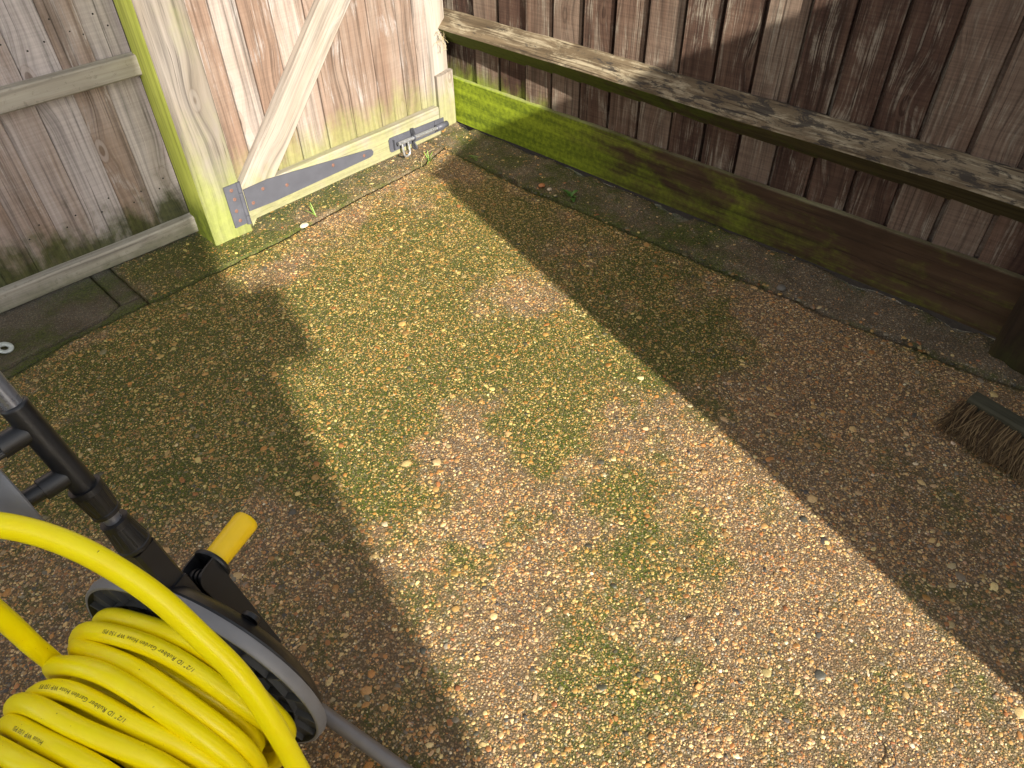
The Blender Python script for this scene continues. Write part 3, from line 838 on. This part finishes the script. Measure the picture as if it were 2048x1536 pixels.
arm_wall(-.0189, .0189, [(-.02, .080), (L - .035, .084), (L - .035, .088), (-.02, .0835)])
arm_wall(-.0189, .0189, [(-.02, .058), (L - .06, .056), (L - .06, .060), (-.02, .062)])
gc_ = AP(L - .012, .060, 0)
b.lathe(AP(L - .012, .089, 0), RA, [(0, 0), (0, .0285), (.002, .0300), (.005, .0300), (.007, .0285), (.007, 0)], 36)
b.tube([AP(L - .012, .068, -.0189), AP(L - .012, .068, .0189)], .0075, 14)
for w_ in (-.009, 0.0, .009):
    b.tube([AP(L - .012, .068, w_ - .002), AP(L - .012, .068, w_ + .002)], .0110, 16)
b.lathe(RP(.036, 0, .214), RA, [(0, .022), (.030, .020), (.030, 0)], 28)
ca = b.build('crank_arm', M_BLACK, reel, 40)
b = MB()
b.lathe(AP(L - .012, .095, 0), RA, [(0, 0), (0, .0190), (.002, .0198), (.010, .0192), (.074, .0204), (.0795, .0200), (.082, .0183), (.082, 0)], 36)
b.build('crank_grip', M_YGRIP, ca, 40)
b = MB()
b.lathe(AP(L - .012, .068, -.0224), -E1, [(0, .0062), (.002, .0058), (.0032, .003), (.0032, 0)], 18)
b.build('crank_pin', M_STEEL, ca)
b = MB()
l0, l1 = Vector((-1.842, -1.722, .070)), Vector((-1.804, -1.868, .040))
b.tube([l0 - (l1 - l0) * .15, l1 + (l1 - l0) * .45], .0120, 20)
b.build('leg_tube', M_LEG, reel)
b = MB()  # hourglass hose guide turning on the lower crossbar
b.lathe(q2 - CX * .058, -CX, [(0, .022), (-.003, .055), (-.001, .0575), (.004, .0555), (.014, .038), (.028, .0265), (.046, .0225), (.064, .0265), (.078, .038), (.088, .0555), (.093, .0575), (.095, .055), (.092, .022)], 54)
b.build('hose_guide', M_GREY, reel, 50)

# ------------------------------------------------------------------ hose
HR = .0128
def yellow():
    s = NT('yellow_rubber')
    p = s.pos()
    n = s.noise(p, 30, 4, .6)
    c = s.mix(s.mapr(n, .3, .7), (.96, .79, .001), (.98, .85, .002))
    sp = s.mapr(s.noise(p, 170, 3, .6), .715, .745)
    c = s.mix(s.mul(sp, .8), c, (.10, .07, .01))
    return s.out(c, .33, s.bump(s.noise(p, 600, 2, .5), .08, .0005), Specular_IOR_Level=.4)
M_HOSE = yellow()
M_INK = plain('black_ink', (.045, .038, .010), .6, var=.2)
#            s centre, radius, tilt
LOOPS = [(-.034, .158, .002), (-.061, .166, -.005), (-.087, .158, .011), (-.113, .168, .006), (-.141, .160, -.011), (-.168, .169, -.003), (-.196, .161, .009), (-.224, .170, .004), (-.253, .160, .003)]
INNER = [(-.272 + .0258 * k, .126, 0) for k in range(10)]
SEQ = INNER + LOOPS
def coil(u):
    """u counts turns; blend from loop to loop in the lower half of each turn"""
    k = int(math.floor(u)); fr = u - k
    w = min(1, max(0, (fr - .52) / .44)); w = w * w * (3 - 2 * w)
    a, c_ = SEQ[min(k, len(SEQ) - 1)], SEQ[min(k + 1, len(SEQ) - 1)]
    s_, r_, tl = (a[i] * (1 - w) + c_[i] * w for i in range(3))
    th = 2 * math.pi * fr
    wob = .0025 * math.sin(3 * th + k * 2.1) + .002 * math.sin(5 * th + k)
    return RP(s_ + tl * math.cos(th) + wob * .8, r_ * math.cos(th) + 0, C0.z + (r_ + wob) * math.sin(th))
N = len(SEQ)
path = [coil(i / 64) for i in range(int(64 * (N - .44)))]
hose = thing('garden_hose', 'bright yellow rubber garden hose wound on the reel with a loose strand over it', 'hose', (C0.x, C0.y, 0))
b = MB(); b.tube(path, HR, 14); b.build('wound_coil', M_HOSE, hose)
loose = [coil(N - .50), coil(N - .44), RP(-.245, -.180, .062), RP(-.205, -.235, .026), RP(-.13, -.275, .06)] + [Vector(q) for q in [(-1.94, -1.913, 0.133), (-1.93, -1.892, 0.217), (-1.926, -1.868, 0.312), (-1.923, -1.844, 0.391), (-1.924, -1.813, 0.459), (-1.934, -1.774, 0.511), (-1.947, -1.732, 0.563), (-1.969, -1.689, 0.609), (-1.993, -1.654, 0.639), (-2.022, -1.626, 0.662), (-2.051, -1.609, 0.675), (-2.084, -1.586, 0.666), (-2.104, -1.579, 0.642), (-2.102, -1.57, 0.607), (-2.089, -1.56, 0.55), (-2.085, -1.546, 0.46), (-2.086, -1.526, 0.372), (-2.085, -1.513, 0.301)]] + [RP(-.10, .176, .235), RP(-.10, .160, .150), RP(-.10, .10, .085), RP(-.10, .02, .068)]
b = MB(); b.tube(spline(loose, 10), HR, 16); b.build('loose_strand', M_HOSE, hose)

def hose_text(txt, u0, height, alpha=0.0):
    """lettering wrapped on the outer side of the coil, read towards +t with its top towards -RA"""
    cu = bpy.data.curves.new('txt', 'FONT')
    cu.body = txt; cu.size = height / .7; cu.shear = .22; cu.resolution_u = 2; cu.space_character = 1.12
    to = bpy.data.objects.new('txt', cu)
    COL.objects.link(to)
    me = bpy.data.meshes.new_from_object(to.evaluated_get(bpy.context.evaluated_depsgraph_get()))
    bpy.data.objects.remove(to)
    for v in me.vertices:
        xx, yy = v.co.x, v.co.y
        k = int(u0); r0 = SEQ[k][1] + HR
        u = u0 - xx / (2 * math.pi * r0)
        c = coil(u); tg = (coil(u + .002) - coil(u - .002)).normalized()
        rad = (c - RP((c - C0).dot(RA), 0, C0.z))
        rad = (rad - tg * rad.dot(tg)).normalized()
        side = tg.cross(rad)
        if side.dot(RA) > 0: side = -side
        be = alpha + yy / HR
        v.co = c + (rad * math.cos(be) + side * math.sin(be)) * (HR + .00035)
    me.materials.append(M_INK)
    o = bpy.data.objects.new('printed_text', me)
    COL.objects.link(o)
    adopt(o, hose)
FULL = '1/2" ID Rubber Garden Hose WP 150 PSI'
hose_text(FULL, 11 + .33, .0052, .1)
hose_text(FULL, 14 + .30, .0052, .1)
hose_text('Hose WP 150 PSI', 16 + .24, .0052, .1)
hose_text('1/2" ID', 10 + .36, .0050, -.2)

# ------------------------------------------------------------------ broom
broom = thing('broom', 'wooden broom head with tan bristles lying in shade by the dark post', 'broom', (-.33, -2.35, 0))
BD = Vector((-.205, -.979, 0)).normalized()
BP = Vector((-.979, .205, 0)).normalized()
M_BR = wood('grey_green_broom_wood', (0.040, 0.038, 0.024), (0.068, 0.066, 0.042), (0.105, 0.098, 0.063), None, 0, None, GREEN, 60, .4, .3)
def coir():
    s = NT('coir_bristle')
    return s.out(s.ramp(s.attr('tone').outputs['Fac'], [(.1, (.05, .028, .010)), (.6, (.14, .086, .034)), (.95, (.30, .205, .095))]), .75)
M_BRI = coir()
b = MB()
b.prism(Vector((-.335, -2.203, .003)), BD, -BP, Z, [(.003, 0), (.040, 0), (.044, .004), (.044, .032), (.038, .037), (.006, .037), (0, .032), (0, .004)], .30, seg=8, warp=.0007)
b.build('broom_head', M_BR, broom)
b = MB()
r2 = random.Random(3)
for i in range(1100):
    a_ = r2.uniform(.004, .296)
    z0 = r2.uniform(.006, .030)
    base = Vector((-.333, -2.203, 0)) + BD * a_ + BP * .001 + Z * z0
    fl_ = r2.uniform(.075, .125)
    tuft = round(a_ / .021) * .021; a_ = tuft + r2.gauss(0, .0048)
    base = Vector((-.333, -2.203, 0)) + BD * a_ + BP * .001 + Z * z0
    fan = (a_ - .15) * .18 + r2.gauss(0, .08) + (a_ - tuft) * 10
    dirv = (BP + BD * fan).normalized()
    sag = r2.uniform(.5, 1.0)
    curve = r2.gauss(.18, .12)
    pts = [base + dirv * fl_ * t + BD * curve * fl_ * t * t + Z * (-(z0 - .004) * sag * t ** 1.3) for t in (0, .35, .7, 1)]
    b.tube(pts, [.0011, .0011, .0009, .0005], 4, tone=r2.random(), cap=False)
b.build('bristles', M_BRI, broom)
b = MB()
hb0 = Vector((-.30, -2.192, .045)) + BD * .15
b.tube([hb0, hb0 + Vector((.20, -.30, 1.15))], .012, 16)
b.build('broom_handle', M_BR, broom)

# ------------------------------------------------------------------ little plants, stones and litter
M_LEAF = plain('weed_leaf', (.07, .16, .025), .5, 0, .3, 120)
M_BLADE = plain('grass_blade', (.16, .26, .04), .55, 0, .3, 120)
M_DRY = plain('dry_grass', (.42, .34, .18), .8, 0, .25, 120)
def leaf(b, o, yaw, ln, wd, rise, droop, seg=6):
    d = Vector((math.cos(yaw), math.sin(yaw), 0)); sd = Vector((-d.y, d.x, 0))
    V, F = [], []
    for i in range(seg + 1):
        t = i / seg
        w = wd * math.sin(math.pi * (t * .88 + .08)) * .5
        c = Vector(o) + d * ln * t + Z * (rise * t - droop * t * t)
        V += [c - sd * w + Z * w * .35, c - Z * .0005, c + sd * w + Z * w * .35]
        if i:
            a = 3 * i
            F += [(a - 3, a - 2, a + 1, a), (a - 2, a - 1, a + 2, a + 1)]
    b.add(V, F, None, .5, 0, True)
def rosette(name, label, o, n, ln, wd, m, rise=.03, droop=.03, spread=None, cat='weed'):
    t = thing(name, label, cat, o)
    b = MB()
    for i in range(n):
        yaw = random.uniform(0, 6.28) if spread is None else random.uniform(*spread)
        leaf(b, Vector(o) + Vector((random.uniform(-.006, .006), random.uniform(-.006, .006), 0)), yaw, ln * random.uniform(.6, 1.1), wd * random.uniform(.7, 1.1), rise * random.uniform(.4, 1.5), droop * random.uniform(.4, 1.2))
    b.build('leaves', m, t)
rosette('small_weed', 'small broad leaved green weed in the crack below the gravel board', (-.172, -.815, .004), 9, .045, .018, M_LEAF, .038, .03)
rosette('grass_tuft', 'thin grass blades lying along the crack near the fence corner', (-.186, -.30, .004), 8, .085, .004, M_BLADE, .02, .012, (4.3, 5.0), 'grass')
rosette('grass_tuft', 'bright tiny grass tuft at the end of the paving joint below the bolt', (-.318, -.212, .002), 14, .035, .004, M_BLADE, .035, .02, None, 'grass')
rosette('grass_tuft', 'two short grass blades in the joint in front of the strap hinge', (-.866, -.262, .0), 3, .045, .004, M_BLADE, .04, .012, (1.2, 2.4), 'grass')
t = thing('dry_grass_wisp', 'dry straw wisp caught at the left end of the fence rail', 'straw', (-.055, -.05, .36))
b = MB()
for i in range(12):
    o = Vector((-.055 + random.uniform(-.02, .01), -.035 + random.uniform(-.02, .01), .365 + random.uniform(-.02, .02)))
    pts = [o]
    v = Vector((random.uniform(-1, .6), random.uniform(-1, .3), random.uniform(-1, .6))).normalized()
    for k in range(5):
        v = (v + Vector((random.gauss(0, .4), random.gauss(0, .4), random.gauss(-.1, .4)))).normalized()
        pts.append(pts[-1] + v * .010)
    b.tube(pts, .0006, 4, cap=False)
b.build('stalks', M_DRY, t)
t = thing('dry_stalk', 'pale dry stalk arching over the joint beside the tiny grass tuft', 'straw', (-.33, -.2, 0))
b = MB()
b.tube(spline([(-.245, -.165, .012), (-.29, -.180, .020), (-.345, -.205, .016), (-.375, -.235, .005)], 8), .0009, 5)
b.build('stem', M_DRY, t)
t = thing('dark_twig', 'thin dark curved twig lying on the sunny paving', 'twig', (-1.24, -2.41, 0))
def stone(name, label, o, r, col, fl=.6):
    b = MB()
    m = plain('stone_' + name, col, .6, 0, .25, 300, .3, 500)
    ph = random.uniform(0, 6)
    b.lathe(Vector(o), Z, [(-r * fl * .8, .001)] + [(-r * fl * .8 * math.cos(q) , r * math.sin(q)) for q in np.linspace(.3, 2.9, 9)] + [(r * fl * .8, .001)], 16)
    b.v = [tuple(Vector(o) + Vector(((p[0] - o[0]) * (1 + .15 * math.sin(ph + 60 * p[1])), (p[1] - o[1]) * .8, p[2] - o[2]))) for p in b.v]
    ob = b.build(name, m)
    tag(ob, label, 'stone')
stone('loose_stone', 'rounded orange stone sitting in the crack left of the broad leaved weed', (-.185, -.685, .010), .014, (.42, .17, .06))
stone('loose_stone', 'cream pebble between the orange stone and the broad leaved weed', (-.188, -.725, .010), .010, (.55, .45, .32))
stone('loose_stone', 'pale lump of stone on the joint in front of the strap hinge', (-.935, -.280, .008), .015, (.48, .44, .30))
stone('loose_stone', 'dark grey flat pebble on the mortar strip below the gravel board', (-.188, -1.64, .014), .017, (.13, .12, .10))
b = MB()
b.tube(spline([(-1.262, -2.415, .005), (-1.246, -2.424, .008), (-1.228, -2.414, .006), (-1.222, -2.398, .006)], 8), .0010, 6)
b.build('stem', plain('dark_twig_bark', (.05, .04, .035), .8), t)
b = MB()
b.lathe((-1.872, -.235, .010), Vector((.3, -.3, 1)), [(-.003, .013), (.002, .022), (.005, .021), (.004, .010), (-.002, .009), (-.003, .013)], 24)
tag(b.build('plastic_cap', plain('pale_plastic', (.50, .55, .52), .5)), 'small pale green plastic ring on the dark slab by the left panel', 'plastic ring')

# ------------------------------------------------------------------ unseen buildings added behind the viewer to shade the yard
M_CLAD = wood('shed_cladding', (.10, .06, .035), (.17, .11, .065), (.24, .16, .10), None, 0, None, GREEN, 40, .4, .4)
M_FELT = plain('roofing_felt', (.05, .055, .05), .95, 0, .2, 80, .5, 400)
shed = thing('shed_shade_caster', 'unseen shade caster shaped as a brown timber shed with sloping felt roof, behind the viewer', 'shed', (-.65, -3.5, 0))  # unseen shed, placed and shaped to cast the right-hand shade
XL, XR, YF, YB = -1.245, -.06, -3.50, -5.0
HL = 1.548; SL = .18
b = MB()
zz = 0.0
def wall_z(x): return HL + SL * (x - XL)
for k in range(18):
    z0 = k * .1
    z1 = min(z0 + .099, wall_z(XR))
    xs = XL if z1 <= HL else XL + (z1 - HL) / SL
    if z0 < HL or xs < XR - .02:
        b.plank((xs, YF - .018, z0), X, Y, Z, XR - xs, .018, z1 - z0, c=.003)
        b.plank((xs, YB, z0), X, Y, Z, XR - xs, .018, z1 - z0, c=.003)
    if z1 <= HL: b.plank((XL, YB + .02, z0), Y, X, Z, YF - YB - .04, .018, z1 - z0, c=.003)
    if z1 <= wall_z(XR): b.plank((XR - .018, YB + .02, z0), Y, X, Z, YF - YB - .04, .018, z1 - z0, c=.003)
b.build('clad_wall', M_CLAD, shed)
b = MB()
sd = Vector((1, 0, SL)).normalized()
b.plank((XL, YB - .05, HL - .001), sd, Y, sd.cross(Y), (XR - XL) * math.sqrt(1 + SL * SL) + .03, YF - YB + .05, .016, c=.002)
b.build('felt_roof', M_FELT, shed)
b = MB()
b.plank((XL - .012, -4.6, .05), Z, Y, X, 1.40, .7, .012, c=.002)
b.build('door', M_CLAD, shed)

M_BRICK = NT('brick_wall')
def brick(s):
    p = s.pos()
    xyz = s.sep(p)
    v = s.n('ShaderNodeCombineXYZ', {0: s.addm(xyz[0], xyz[1]), 1: xyz[2], 2: 0.0}).outputs[0]
    bt = s.n('ShaderNodeTexBrick', {'Vector': v, 'Color1': (.30, .13, .08), 'Color2': (.22, .10, .07), 'Mortar': (.35, .32, .28), 'Scale': 4.4, 'Mortar Size': .015})
    return s.out(bt.outputs[0], .9)
M_BRICK = brick(M_BRICK)
M_WHITE = plain('white_upvc', (.75, .75, .74), .4, var=.04)
M_GLASS = plain('dark_window_glass', (.03, .035, .04), .08, var=.05)
house = thing('house_shade_caster', 'added shade caster shaped as a brick house with white ledge and window, behind the viewer', 'house', (-5, -6, 0))  # unseen house, added and angled to cast the left-hand shade
P0 = Vector((-2.90, -6.465, 0)) ; HW = Vector((-.951, .309, 0)); HDp = Vector((-.309, -.951, 0))
b = MB()
b.prism(P0, Z, HW, HDp, [(0, 0), (6.5, 0), (6.5, 7), (0, 7)], 4.15)
b.build('wall', M_BRICK, house)
b = MB()
b.plank(P0 + Z * 2.72 - HW * .115 - HDp * .10, HW, HDp, Z, 6.3, .09, .17, c=.01)
b.build('shadow_ledge', M_WHITE, house)  # ledge added to cast the bump in the left shadow edge
b = MB()
wf = b
b.plank(P0 + HW * 1.6 - HDp * .02 + Z * 1.0, Z, HW, HDp, 1.15, 1.5, .03, c=.005)
w_ = b.build('window', M_WHITE, house)
b = MB()
b.plank(P0 + HW * 1.68 - HDp * .028 + Z * 1.08, Z, HW, HDp, .99, 1.34, .01, c=.002)
b.build('pane', M_GLASS, w_)
b = MB()
b.prism(P0 + Z * 4.152, HW, HDp, Z, [(0, 0), (7.0, 0), (3.5, 1.0)], 6.5)
b.build('roof', plain('roof_tile', (.16, .08, .06), .9, var=.3, scale=30), house)
